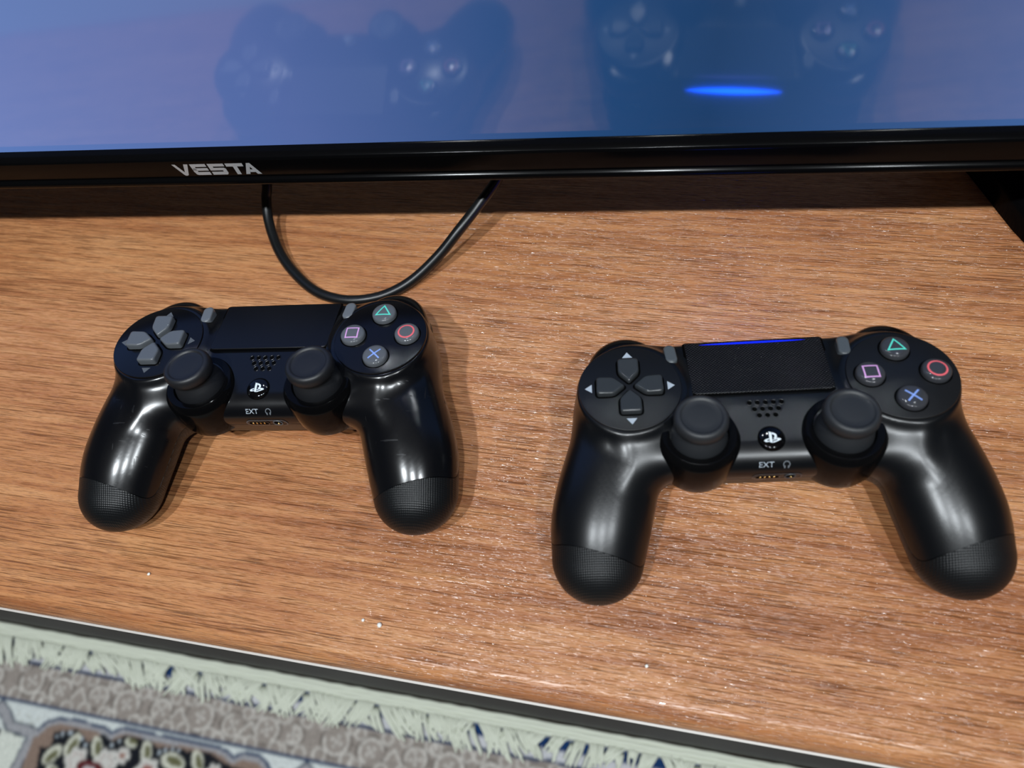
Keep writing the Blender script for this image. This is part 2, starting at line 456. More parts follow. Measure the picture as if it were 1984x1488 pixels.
def clip_mesh(V, Q, N, s, depth=1.2, sgrad=None):
    """keep the part with s>0, cut exactly on s=0, with a short rim turned inwards"""
    keepq = (s[Q] > 0).all(1); F = [tuple(q) for q in Q[keepq]]
    mixed = Q[(s[Q] > 0).any(1) & ~keepq]
    V = list(map(tuple, V)); N = list(map(tuple, N)); cache = {}; rim = []
    def cut(a, b):
        k = (min(a, b), max(a, b))
        if k not in cache:
            t = s[a] / (s[a] - s[b]); va, vb = np.array(V[a]), np.array(V[b]); nn = np.array(N[a]) * (1 - t) + np.array(N[b]) * t
            cache[k] = len(V); V.append(tuple(va + (vb - va) * t)); N.append(tuple(nn / np.linalg.norm(nn)))
        return cache[k]
    for q in mixed:
        for tr in ((q[0], q[1], q[2]), (q[0], q[2], q[3])):
            poly = []; ends = []
            for i in range(3):
                a, b = tr[i], tr[(i + 1) % 3]
                if s[a] > 0: poly.append(a)
                if (s[a] > 0) != (s[b] > 0):
                    c = cut(a, b); poly.append(c); ends.append((c, s[a] > 0))
            if len(poly) >= 3: F.append(tuple(poly))
            if len(ends) == 2:
                out = [c for c, o in ends if o][0]; inn = [c for c, o in ends if not o][0]; rim.append((out, inn))
    inner = {}
    for a, b in rim:
        ids = []
        for c in (a, b):
            if c not in inner:
                inner[c] = len(V); V.append(tuple(np.array(V[c]) - np.array(N[c]) * depth)); N.append(N[c])
            ids.append(inner[c])
        F.append((b, a, ids[0], ids[1]))
    used = sorted({i for f in F for i in f}); rm = {o: n for n, o in enumerate(used)}
    return np.array([V[i] for i in used]), [tuple(rm[i] for i in f) for f in F], np.array([N[i] for i in used])
def seam(P):
    """>0 on the upper shell, <0 on the lower shell that wraps the grip ends"""
    x = np.abs(P[..., 0]); y = P[..., 1]; z = P[..., 2]
    t = np.clip((x - 30) / 25, 0, 1); zs = 29.0 - 9.5 * t * t * (3 - 2 * t) - np.clip(-30 - y, 0, 40) * 0.10 * t
    a = z - zs; b = (y - (-64.0 + 0.28 * (x - 70))) * 0.95
    return smin(a, b, 9.0)
SV, SQ, SN = surface_nets(sd_shell, (-93, -87, -3), (93, 34, 50), 0.85)
ss = seam(SV)
UP_V, UP_F, UP_N = clip_mesh(SV, SQ, SN, ss - 0.14)
LO_V, LO_F, LO_N = clip_mesh(SV, SQ, SN, -ss - 0.14)

def march(p, dirv, f=sd_shell, n=60):
    P = np.array(p, float).copy()
    dirv = np.asarray(dirv, float); dirv = dirv / np.linalg.norm(dirv)
    for _ in range(n): P = P + dirv * (f(P) * 0.7)[..., None]
    return P
def drape(m, c, ex, ey, ez, off, dense=None):
    """lay a flat print built in a tangent frame onto the shell, 'off' above it"""
    V = np.array(m.V, float); W = np.array(c) + V[:, :1] * np.array(ex) + V[:, 1:2] * np.array(ey) + 6.0 * np.array(ez)
    P = march(W, -np.array(ez)); P = P + np.array(ez) * (off + V[:, 2:3])
    m.V = [tuple(p) for p in P]; return m
def text_mesh(txt, size):
    cu = bpy.data.curves.new('t', 'FONT'); cu.body = txt; cu.size = size; cu.align_x = 'CENTER'; cu.align_y = 'CENTER'; cu.resolution_u = 3
    o = bpy.data.objects.new('t', cu); COL.objects.link(o); dg = bpy.context.evaluated_depsgraph_get(); dg.update()
    me = o.evaluated_get(dg).to_mesh(); m = MB()
    m.add([tuple(v.co) for v in me.vertices], [tuple(p.vertices) for p in me.polygons])
    bpy.data.objects.remove(o); bpy.data.curves.remove(cu); return m

def sd_rbox(P, c, h, r):
    q = np.abs(P - np.array(c)) - (np.array(h) - r); return np.linalg.norm(np.maximum(q, 0), axis=-1) + np.minimum(q.max(-1), 0) - r
def sd_bumper(P):
    q = P.copy(); q[..., 0] = np.abs(q[..., 0])
    a = (np.sqrt(((q[..., 0] - 53.5) / 17.5) ** 2 + ((q[..., 1] - 10) / 20.4) ** 2) - 1) * 17.5
    b = np.abs(q[..., 2] - 26.5 + (q[..., 1] - 20) * 0.15) - 7.0
    return smax(smax(a, b, 6.0), 6 - q[..., 1], 3.0)
def sd_trigger(P):
    q = P.copy(); q[..., 0] = np.abs(q[..., 0])
    z = q[..., 2]; y0 = 20 + (14 - z) * 0.25
    a = np.sqrt(((q[..., 0] - 53) / 13.5) ** 2 + ((q[..., 1] - y0) / 12.0) ** 2) - 1; a = a * 12.0
    b = np.abs(z - 10) - 9.0
    return smax(a, b, 5.0)
BV = surface_nets(sd_bumper, (34, 4, 16), (72, 34, 38), 0.9)
TV_ = surface_nets(sd_trigger, (36, 2, -2), (70, 40, 22), 1.0)

def grip_material(name, rough):
    t = NT(name); b = t.b; b.inputs['Base Color'].default_value = lin((16, 18, 20)); b.inputs['Roughness'].default_value = rough; b.inputs['Specular IOR Level'].default_value = 0.34
    tc = t.n('ShaderNodeTexCoord'); sp = t.n('ShaderNodeSeparateXYZ'); t.l(tc.outputs['Object'], sp.inputs[0])
    k = 2 * math.pi / 0.00082
    a = t.math('SINE', t.math('MULTIPLY', sp.outputs[0], k)); c = t.math('SINE', t.math('MULTIPLY', sp.outputs[1], k))
    h = t.math('MULTIPLY', t.math('ADD', a, c), 0.25); t.bump(h, 0.55, 0.00022); return t.m
def pad_material(name, dots, rough):
    t = NT(name); b = t.b; b.inputs['Base Color'].default_value = lin((12, 12, 14)); b.inputs['Roughness'].default_value = rough
    if dots:
        tc = t.n('ShaderNodeTexCoord'); sp = t.n('ShaderNodeSeparateXYZ'); t.l(tc.outputs['Object'], sp.inputs[0])
        k = 2 * math.pi / 0.0013
        a = t.math('SINE', t.math('MULTIPLY', sp.outputs[0], k)); c = t.math('SINE', t.math('MULTIPLY', sp.outputs[1], k))
        h = t.math('MULTIPLY', a, c); t.bump(h, 0.5, 0.0003)
    return t.m
M['black_hole'] = plain('hole_black', (3, 3, 3), 0.7, spec=0.04)
M['gold'] = plain('gold_contact', (225, 200, 130), 0.25, 1.0)
M['metal'] = plain('socket_metal', (120, 122, 125), 0.35, 0.9)
M['teal'] = plain('print_teal', (92, 222, 200), 0.35)
M['pink'] = plain('print_pink', (222, 165, 222), 0.35)
M['red'] = plain('print_red', (238, 105, 112), 0.35)
M['blue'] = plain('print_blue', (140, 170, 240), 0.35)
M['white'] = plain('print_white', (232, 242, 248), 0.35)
M['grey_print'] = plain('print_grey', (176, 186, 196), 0.5)
M['dim_print'] = plain('print_dim', (112, 118, 124), 0.5)
M['arrow_worn'] = plain('print_worn', (86, 90, 94), 0.5)
M['glow'] = plain('light_bar_glow', (10, 20, 60), 0.3, emit=(6, 74, 255), es=26.0)
M['glow_soft'] = plain('light_strip_glow', (10, 14, 40), 0.3, emit=(6, 34, 255), es=0.9)
M['bar_off'] = plastic('light_bar_off', (14, 14, 16), 0.15)

def disc_frame(cx, off=0.0):
    c = np.array((cx, 0, DZ)) + TN * off; return frame(c, TXv, TY, TN)
def controller(name, x, y, rotz, K):
    root = bpy.data.objects.new(name, None); COL.objects.link(root)
    root.location = (x * S, y * S, 0); root.rotation_euler = (0, 0, math.radians(rotz))
    mesh('upper_shell', UP_V, UP_F, K['shell'], root, True, UP_N)
    mesh('lower_shell', LO_V, LO_F, K['grip'], root, True, LO_N)
    for sg in (1, -1):
        for nm, (V, Q, N), mt in (('bumper', BV, K['bumper']), ('trigger', TV_, K['trigger'])):
            v = V * np.array((sg, 1, 1)); n = N * np.array((sg, 1, 1)); q = Q if sg > 0 else Q[:, ::-1]
            mesh(nm, v, q, mt, root, True, n)
    # discs
    for sg, nm in ((-1, 'direction_pad_plate'), (1, 'button_plate')):
        pl = lathe([(20.9, -1.2), (20.9, 0.35), (20.75, 0.62), (20.4, 0.8), (0.01, 0.8)], 72).build(nm, K['disc'], root, angle=30, xf=disc_frame(sg * DC))
    F = disc_frame(-DC, 0.8)
    # direction pad: four keys, each with its printed arrow
    key = [(-3.9, 13.4), (-4.3, 12.9), (-4.3, 6.6), (0, 1.9), (4.3, 6.6), (4.3, 12.9), (3.9, 13.4)]
    key = round_poly([(-4.3, 13.4), (-4.3, 6.4), (0, 1.7), (4.3, 6.4), (4.3, 13.4)], [1.4, 1.6, 1.0, 1.6, 1.4])
    for k in range(4):
        a = k * math.pi / 2; R = np.eye(4); R[:2, :2] = ((math.cos(a), -math.sin(a)), (math.sin(a), math.cos(a)))
        well = flat([inset(key, -0.75)]); well.build('key_well', M['black_hole'], root, xf=F @ R @ frame((0, 0, 0.03), (1, 0, 0), (0, 1, 0), (0, 0, 1)))
        hgt = K['pad_h']
        kc = cap(key, 0, hgt, 1.0, 5.0)
        kv = np.array(kc.V); kv[:, 2] += np.where(kv[:, 2] > 0.5, (kv[:, 1] - 8) * 0.07, 0); kc.V = [tuple(v) for v in kv]
        kc.build('direction_key', K['key'], root, angle=40, xf=F @ R)
        ar = flat([[(-2.1, 15.3), (2.1, 15.3), (0, 18.2)]])
        ar.build('arrow_mark', K['arrow'], root, xf=F @ R @ frame((0, 0, 0.05), (1, 0, 0), (0, 1, 0), (0, 0, 1)))
    # four round action buttons
    F = disc_frame(DC, 0.8)
    bp = [(5.9, 0.04), (5.55, 0.05), (5.5, 1.3), (5.3, 1.85), (4.9, 2.2), (4.2, 2.42), (3.0, 2.6), (1.6, 2.7), (0.01, 2.72)]
    for k, (cx, cy) in enumerate(((0, 12.4), (12.3, 0.3), (0, -11.9), (-12.3, 0.3))):
        T = F @ frame((cx, cy, 0), (1, 0, 0), (0, 1, 0), (0, 0, 1))
        flat([[p[:2] for p in circle(6.15, 0, 40)]]).build('button_well', M['black_hole'], root, xf=T @ frame((0, 0, 0.03), (1, 0, 0), (0, 1, 0), (0, 0, 1)))
        b = lathe(bp[1:], 40).build('action_button', K['button'], root, angle=40, xf=T)
        if k == 0:
            o = [(0, 3.9), (-3.75, -2.15), (3.75, -2.15)]; pr = ringpoly(densify(o), densify(inset(o, 0.62))); mt = 'teal'
        elif k == 1:
            pr = ringpoly([p[:2] for p in circle(3.75, 0, 40)], [p[:2] for p in circle(3.05, 0, 40)]); mt = 'red'
        elif k == 2:
            s = 0.33; L = 3.45; pr = []
            for sg in (1, -1):
                c_, s_ = math.cos(sg * math.pi / 4), math.sin(sg * math.pi / 4); q = [(-L, -s), (L, -s), (L, s), (-L, s)]
                n_ = 8; 
                for i in range(n_):
                    x0 = -L + 2 * L * i / n_; x1 = -L + 2 * L * (i + 1) / n_
                    pr.append([(c_ * a - s_ * bb, s_ * a + c_ * bb) for a, bb in ((x0, -s), (x1, -s), (x1, s), (x0, s))])
            mt = 'blue'
        else:
            o = [(-2.95, -2.95), (2.95, -2.95), (2.95, 2.95), (-2.95, 2.95)]; pr = ringpoly(densify(o), densify(inset(o, 0.58))); mt = 'pink'
        m = flat(pr); zt = lambda r: 2.72 - 0.0135 * r * r - 0.00035 * r ** 4 * 0.6
        m.V = [(vx, vy, zt(math.hypot(vx, vy)) + 0.06) for vx, vy, _ in m.V]
        o = m.build('symbol_print', M[mt], b, xf=T)
    # share and options keys
    for sg, nm in ((-1, 'share_key'), (1, 'options_key')):
        c0 = march(np.array([[sg * 34.9, 16.3, 60.0]]), (0, 0, -1))[0]; n = np.array((0, 0.245, 0.97)); n /= np.linalg.norm(n)
        ex = np.cross((0, 1, 0), n); ex /= np.linalg.norm(ex); ey = np.cross(n, ex)
        pill = [(2.45 * math.cos(a), 2.45 * math.sin(a) + (2.6 if math.sin(a) > 0 else -2.6)) for a in np.linspace(0.01, 2 * math.pi + 0.01, 33)[:-1]]
        an = math.radians(-5 * sg); R = frame((0, 0, 0), (math.cos(an), math.sin(an), 0), (-math.sin(an), math.cos(an), 0), (0, 0, 1))
        cap(pill, -3.0, 2.1, 0.8, 2.9).build(nm, K['small'], root, angle=40, xf=frame(c0, ex, ey, n) @ R)
    # touch pad with its shadow gap, light strip on the upper rim, light bar facing the screen
    pn = np.array((0, 0.2873, 0.9578)); py = np.array((0, 0.9578, -0.2873)); pc = np.array((0, -4, 39.9))
    PF = frame(pc, TXv, py, pn)
    out = round_poly([(-27.9, 0.2), (27.9, 0.2), (28.2, 29.2), (-28.2, 29.2)], [2.4, 2.4, 0.8, 0.8])
    flat([inset(out, -0.85)]).build('touch_pad_gap', M['black_hole'], root, xf=PF @ frame((0, 0, 0.12), (1, 0, 0), (0, 1, 0), (0, 0, 1)))
    cap(out, -0.5, 0.75, 0.35).build('touch_pad', K['pad'], root, angle=35, xf=PF)
    bn = np.array((0, 0.98, 0.196)); bz = np.array((0, -0.196, 0.98)); BF = frame(np.array((0, 24.6, 31.2)) + bn * 0.12, -TXv, bz, bn)
    m = cap(round_poly([(-28.0, -0.9), (-21, -13.5), (21, -13.5), (28.0, -0.9)], [1.0, 3, 3, 1.0]), -0.5, 0.55, 0.4); m.build('light_bar', K['bar'], root, angle=35, xf=BF)
    if K['lit']:
        n_ = 24; up_, lo_ = [], []
        for i in range(n_ + 1):
            t = -1 + 2 * i / n_; ht = 1.35 * (1 - t * t) ** 1.0 + 0.03; up_.append((t * 25, -5.0 + ht)); lo_.append((t * 25, -5.0 - ht))
        flat([lo_ + up_[::-1]]).build('light_bar_glow', M['glow'], root, xf=BF @ frame((0, 0, 0.62), (1, 0, 0), (0, 1, 0), (0, 0, 1)))
        up_, lo_ = [], []
        for i in range(n_ + 1):
            t = -1 + 2 * i / n_; ht = 0.55 * (1 - t * t) ** 0.8 + 0.02; up_.append((t * 22, 28.0 + ht)); lo_.append((t * 22, 28.0 - ht))
        flat([lo_ + up_[::-1]]).build('light_strip', M['glow_soft'], root, xf=PF @ frame((0, 0, 0.80), (1, 0, 0), (0, 1, 0), (0, 0, 1)))
    # speaker holes
    for row, (n_, yy) in enumerate(((5, -8.3), (4, -11.2), (3, -14.0))):
        for i in range(n_):
            xx = (i - (n_ - 1) / 2) * 3.1
            c0 = march(np.array([[xx, yy, 60.0]]), (0, 0, -1))[0]; n = grad(sd_shell, c0[None])[0]; n /= np.linalg.norm(n)
            ex = np.cross((0, 1, 0), n); ex /= np.linalg.norm(ex); ey = np.cross(n, ex)
            h = lathe([(1.42, -0.08), (1.25, 0.22), (1.05, 0.20), (0.9, -0.02)], 16, close_top=False); h.build('speaker_hole_rim', K['shell'], root, smooth=True, xf=frame(c0, ex, ey, n))
            flat([[p[:2] for p in circle(0.95, 0, 16)]]).build('speaker_hole', M['black_hole'], root, xf=frame(c0 + n * 0.05, ex, ey, n))
    # home button with its emblem
    c0 = march(np.array([[0, -24.0, 60.0]]), (0, 0, -1))[0]; n = grad(sd_shell, c0[None])[0]; n /= np.linalg.norm(n)
    ey = np.cross(n, (1.0, 0, 0)); HF = frame(c0, (1, 0, 0), ey, n)
    flat([[p[:2] for p in circle(5.25, 0, 40)]]).build('home_button_gap', M['black_hole'], root, xf=HF @ frame((0, 0, 0.06), (1, 0, 0), (0, 1, 0), (0, 0, 1)))
    hb = lathe([(4.85, 0), (4.8, 0.5), (4.5, 0.85), (3.9, 1.1), (2.8, 1.32), (1.5, 1.44), (0.01, 1.47)], 40).build('home_button', K['home'], root, smooth=True, xf=HF)
    q = 0.0267
    stem = [(-38, 92), (-2, 82), (-2, -80), (-38, -68)]
    bowl = [(2, 81), (34, 70), (60, 50), (68, 22), (62, -4), (44, -20), (20, -14), (20, 2), (34, 0), (38, 18), (34, 38), (20, 48), (20, 20), (2, 26)]
    bowl = [(2, 81), (34, 70), (60, 50), (68, 22), (62, -4), (44, -20), (22, -14), (22, 4), (36, 4), (38, 20), (33, 38), (22, 46), (2, 50)]
    lw = [(-118, -42), (-92, -24), (-44, -8), (-44, -24), (-78, -36), (-78, -50), (-44, -44), (-44, -60), (-96, -64)]
    rw = [(4, -32), (80, -6), (118, -14), (122, -30), (76, -54), (4, -80), (4, -62), (62, -42), (76, -28), (60, -26), (4, -46)]
    fine = []
    for P_ in (stem, bowl, lw, rw):
        fine.append([(a * q, b * q - 0.1) for a, b in P_])
    m = flat(fine); zt = lambda r: 1.47 - 0.0135 * r * r - 0.0017 * r ** 4 * 0.55
    m.V = [(vx, vy, max(zt(math.hypot(vx, vy)), 0.9) + 0.10) for vx, vy, _ in m.V]
    m.build('emblem_print', M['white'], hb, xf=HF)
    # thumb sticks in their round housings
    for sg in (-1, 1):
        SC = np.array((sg * 27.4, -21.4, 42.5)); ex, ey, ez = TXv, TY, TN
        hp = [(14.6, -21.5), (15.9, -17), (16.3, -10), (16.2, -3.6), (15.9, -2.4), (14.6, -0.25), (14.2, 0.1), (13.7, 0.15), (11.6, -0.3), (11.4, -0.7), (11.2, -3.0)]
        lathe(hp, 72, close_top=False).build('stick_housing', K['housing'], root, angle=28, xf=frame(SC, ex, ey, ez))
        sp = [(11.3, -4.0), (10.9, -1.2), (10.4, 0.9), (9.5, 2.9), (8.8, 4.2), (8.4, 5.2), (8.5, 5.9), (9.0, 6.4), (9.8, 6.9), (10.25, 7.8), (10.4, 9.2), (10.3, 10.7), (9.9, 11.7), (9.2, 12.35), (8.5, 12.5),
              (7.95, 12.35), (7.6, 11.9), (7.3, 11.75), (5, 11.95), (2.5, 12.05), (0.01, 12.1)]
        tl = K['tilt'][0 if sg < 0 else 1]
        az = ez + ex * tl[0] + ey * tl[1]; az = az / np.linalg.norm(az); ax_ = ex - az * (ex @ az); ax_ /= np.linalg.norm(ax_); ay_ = np.cross(az, ax_)
        lathe(sp, 56).build('thumb_stick', K['rubber'], root, smooth=True, xf=frame(SC, ax_, ay_, az))
    # sockets on the near face
    fn = np.array((0, -0.93, 0.37)); fy = np.array((0, 0.37, 0.93))
    cC = np.array((0.0, -36.0, 30.2))
    def pill(w_, h_, k=8):
        r = h_; return [(w_ - r + r * math.cos(a) if math.cos(a) >= 0 else -(w_ - r) + r * math.cos(a), r * math.sin(a)) for a in np.linspace(0.02, 2 * math.pi + 0.02, 4 * k + 1)[:-1]]
    sh = lambda pts, dx, dy=0: [(x_ + dx, y_ + dy) for x_, y_ in pts]
    rim = ringpoly(sh(pill(9.6, 2.7), 2.2), sh(pill(9.0, 2.1), 2.2))
    drape(flat(rim), cC, TXv, fy, fn, 0.22).build('socket_rim', K['rim'], root)
    drape(flat([sh(pill(4.9, 1.75), -1.6)]), cC, TXv, fy, fn, 0.08).build('socket_recess', M['black_hole'], root)
    drape(flat(ringpoly(sh(pill(4.9, 1.75), -1.6), sh(pill(4.55, 1.4), -1.6))), cC, TXv, fy, fn, 0.30).build('socket_shell', M['metal'], root)
    for i in range(4):
        m = cap(round_poly([(-0.35, -0.6), (0.35, -0.6), (0.35, 0.6), (-0.35, 0.6)], 0.2, 2), 0, 0.3, 0.12); m.V = [(vx - 4.2 + 1.75 * i, vy + 0.2, vz) for vx, vy, vz in m.V]
        drape(m, cC, TXv, fy, fn, 0.15).build('contact_pin', M['gold'], root)
    drape(flat([sh([p[:2] for p in circle(2.1, 0, 24)], 7.2)]), cC, TXv, fy, fn, 0.16).build('headset_socket', M['black_hole'], root)
    m = lathe([(1.7, 0.0), (1.9, 0.3), (2.15, 0.3), (2.3, 0)], 24, close_top=False); m.V = [(vx + 7.2, vy, vz) for vx, vy, vz in m.V]
    drape(m, cC, TXv, fy, fn, 0.15).build('headset_socket', K['rim'], root, smooth=True)
    m = lathe([(0.6, 0), (0.5, 0.4), (0.01, 0.5)], 12); m.V = [(vx + 7.5, vy - 0.3, vz) for vx, vy, vz in m.V]
    drape(m, cC, TXv, fy, fn, 0.18).build('contact_pin', M['gold'], root, smooth=True)
    # printed EXT and headset mark
    tn = np.array((0, -0.55, 0.835)); ty = np.array((0, 0.835, 0.55)); tC = np.array((0, -33.5, 37.0))
    m = text_mesh('EXT', 3.3); m.V = [(vx - 2.6, vy, 0) for vx, vy, _ in m.V]
    drape(m, tC, TXv, ty, tn, 0.06).build('socket_lettering', M['grey_print'], root)
    ring_o = [(1.35 * math.cos(a), 1.45 * math.sin(a)) for a in np.linspace(math.radians(-60), math.radians(240), 24)]
    ring_i = [(1.02 * math.cos(a), 1.12 * math.sin(a)) for a in np.linspace(math.radians(-60), math.radians(240), 24)]
    pr = [[ring_o[i], ring_o[i + 1], ring_i[i + 1], ring_i[i]] for i in range(23)] + [[(-0.95, -1.6), (-0.45, -1.6), (-0.45, -0.5), (-0.95, -0.5)], [(0.45, -1.6), (0.95, -1.6), (0.95, -0.5), (0.45, -0.5)]]
    m = flat(pr); m.V = [(vx + 5.0, vy, 0) for vx, vy, _ in m.V]
    drape(m, tC, TXv, ty, tn, 0.06).build('headset_mark', M['dim_print'], root)
    return root

KL = dict(shell=plastic('shell_worn_gloss', (12, 13, 16), 0.21, 0.06, scratch=0.25), grip=grip_material('grip_worn', 0.38),
          bumper=plastic('bumper_gloss', (10, 10, 11), 0.16), trigger=plastic('trigger_satin', (14, 14, 15), 0.35),
          disc=plastic('disc_gloss', (8, 8, 10), 0.25, 0.03), key=plastic('key_grey', (92, 96, 100), 0.30), button=plastic('button_grey', (92, 95, 99), 0.11, 0.03),
          arrow=M['arrow_worn'], pad_h=3.1, pad=pad_material('pad_worn', False, 0.30), bar=M['bar_off'], lit=False, home=plastic('home_gloss', (6, 6, 8), 0.08, 0.02),
          housing=plastic('housing_gloss', (8, 8, 9), 0.12, 0.03, spec=0.14), rubber=plastic('stick_rubber_worn', (27, 28, 31), 0.45, 0.08, grain=0.1), rim=plastic('socket_rim', (84, 88, 92), 0.3), small=plastic('small_key_grey', (104, 108, 112), 0.25),
          tilt=((-0.04, 0.02), (0.0, 0.02)))
KR = dict(shell=plastic('shell_satin', (12, 14, 17), 0.30, 0.05, grain=0.03), grip=grip_material('grip_fresh', 0.42),
          bumper=plastic('bumper_gloss_new', (10, 10, 11), 0.2), trigger=plastic('trigger_satin_new', (14, 14, 15), 0.35),
          disc=plastic('disc_matt', (17, 18, 20), 0.42, 0.05), key=plastic('key_dark', (52, 55, 57), 0.24), button=plastic('button_dark', (60, 61, 65), 0.09, 0.03),
          arrow=M['grey_print'], pad_h=2.3, pad=pad_material('pad_dotted', True, 0.34), bar=M['bar_off'], lit=True, home=plastic('home_gloss_new', (6, 6, 8), 0.08, 0.02),
          housing=plastic('housing_satin', (10, 10, 11), 0.22, 0.05, spec=0.14), rubber=plastic('stick_rubber', (38, 40, 43), 0.5, 0.06, grain=0.1), rim=plastic('socket_rim_new', (66, 70, 74), 0.3), small=plastic('small_key_dark', (80, 85, 88), 0.22),
          tilt=((0.0, 0.0), (0.0, 0.0)))
cl = controller('game_controller', -127.48, 127.91, 7.14, KL)
tag(cl, 'worn glossy black game controller, unlit, lying beneath the cable loop', 'controller', 'game controllers on the wooden top')
cr = controller('game_controller', 88.37, 129.85, 9.267, KR)
tag(cr, 'satin black game controller with a glowing blue light strip, nearest the camera', 'controller', 'game controllers on the wooden top')

# ------------------------------------------------------------------ cable
M['cable'] = plastic('cable_rubber', (16, 18, 20), 0.36)
path = [(-176, 330, 70), (-176, 300, 62), (-173.5, 262, 44), (-171.8, 234.1, 22), (-172.6, 227.3, 16), (-170.1, 216.2, 10), (-161, 200.8, 5.6), (-148.9, 188.6, 3.6), (-134.3, 178.8, 2.8), (-120, 175.0, 2.8),
        (-107.3, 175.6, 2.8), (-94.4, 180.2, 3.0), (-81.8, 188.9, 5), (-69.1, 201, 11), (-59.1, 212.8, 18), (-50.1, 225.9, 23), (-41.4, 237.3, 30), (-34, 252, 40), (-24, 280, 56), (-18, 320, 70)]
o = tube(spline(path, 6), 2.75, 12).build('cable', M['cable'], None, smooth=True)
tag(o, 'black round cable looping down onto the wood from behind the television', 'cable')

# ------------------------------------------------------------------ crumbs
M['crumb'] = plain('crumb_white', (245, 243, 236), 0.6)
for x, y, r, lb in ((-170.7, 24.2, 0.75, 'tiny white crumb below the worn controller, far left on the wood'), (-58.2, 18.7, 1.05, 'larger white crumb of the pair near the front wood edge'),
                    (-65.9, 19.6, 0.7, 'smaller white crumb of the pair near the front wood edge'), (53.6, 19.9, 0.75, 'tiny white crumb on the wood below the lit controller')):
    bm = bmesh.new(); bmesh.ops.create_icosphere(bm, subdivisions=2, radius=r)
    for v in bm.verts: v.co *= 1 + rnd.uniform(-0.12, 0.12); v.co.z *= 0.75
    zmin = min(v.co.z for v in bm.verts)
    for v in bm.verts: v.co.z -= zmin
    V = [tuple(v.co) for v in bm.verts]; F = [[v.index for v in f.verts] for f in bm.faces]; bm.free()
    o = mesh('crumb', V, F, M['crumb'], None, True); o.location = (x * S, y * S, 0.0)
    tag(o, lb, 'crumb', 'crumbs on the wooden top')

# ------------------------------------------------------------------ carpet
carpet = bpy.data.objects.new('carpet', None); COL.objects.link(carpet); carpet.location = (0, 0, ZF * S)
tag(carpet, 'cream fringed carpet with taupe border and dark floral panel on the floor', 'carpet')
PER = 330.0
CART = [(-513.4, 91.7), (-507.2, 82.9), (-494.9, 77.3), (-474.7, 75.9), (-453.6, 76.9), (-443.1, 77.6), (-434.2, 80.6), (-428.2, 75.8), (-421.8, 74.1), (-408.9, 74.0), (-386.8, 75.0), (-359.3, 74.2), (-338.5, 74.2), (-321.7, 74.3), (-312.8, 75.9), (-305.1, 79.8), (-296.7, 74.9), (-280.3, 74.5), (-271.1, 78.6), (-265.3, 84.3), (-261.6, 92.6)]
ZIG = [(-582, 98), (-572.2, 87.0), (-562.7, 77.5), (-552.9, 84.0), (-543.5, 93.0), (-529.8, 93.4), (-515.3, 94.7), (-518.7, 113.7), (-520.4, 127.8), (-522.1, 150)]
GROUND = [(-494.9, 89.8), (-471.2, 83.4), (-455.3, 92.5), (-443.9, 82.4), (-431.5, 87.3), (-419.6, 80.3), (-392.8, 80.3), (-383.6, 84.7), (-363.8, 81.3), (-352.1, 82.7), (-330.4, 79.9), (-310.2, 86.6), (-290.1, 88.3), (-283.2, 100.4), (-283, 190), (-500, 190), (-499.3, 122.0), (-503.5, 104.6), (-492.6, 102.8)]
def seg_dist(s, q, poly, closed=False):
    d = np.full(s.shape, 1e9); n = len(poly)
    for i in range(n if closed else n - 1):
        a = poly[i]; b = poly[(i + 1) % n]; vx, vy = b[0] - a[0], b[1] - a[1]
        h = np.clip(((s - a[0]) * vx + (q - a[1]) * vy) / (vx * vx + vy * vy), 0, 1)
        d = np.minimum(d, np.hypot(s - a[0] - h * vx, q - a[1] - h * vy))
    return d
def inside(s, q, poly):
    c = np.zeros(s.shape, bool); n = len(poly)
    for i in range(n):
        (x1, y1), (x2, y2) = poly[i], poly[(i + 1) % n]
        if y1 == y2: continue
        k = ((y1 > q) != (y2 > q)) & (s < (x2 - x1) * (q - y1) / (y2 - y1) + x1); c ^= k
    return c
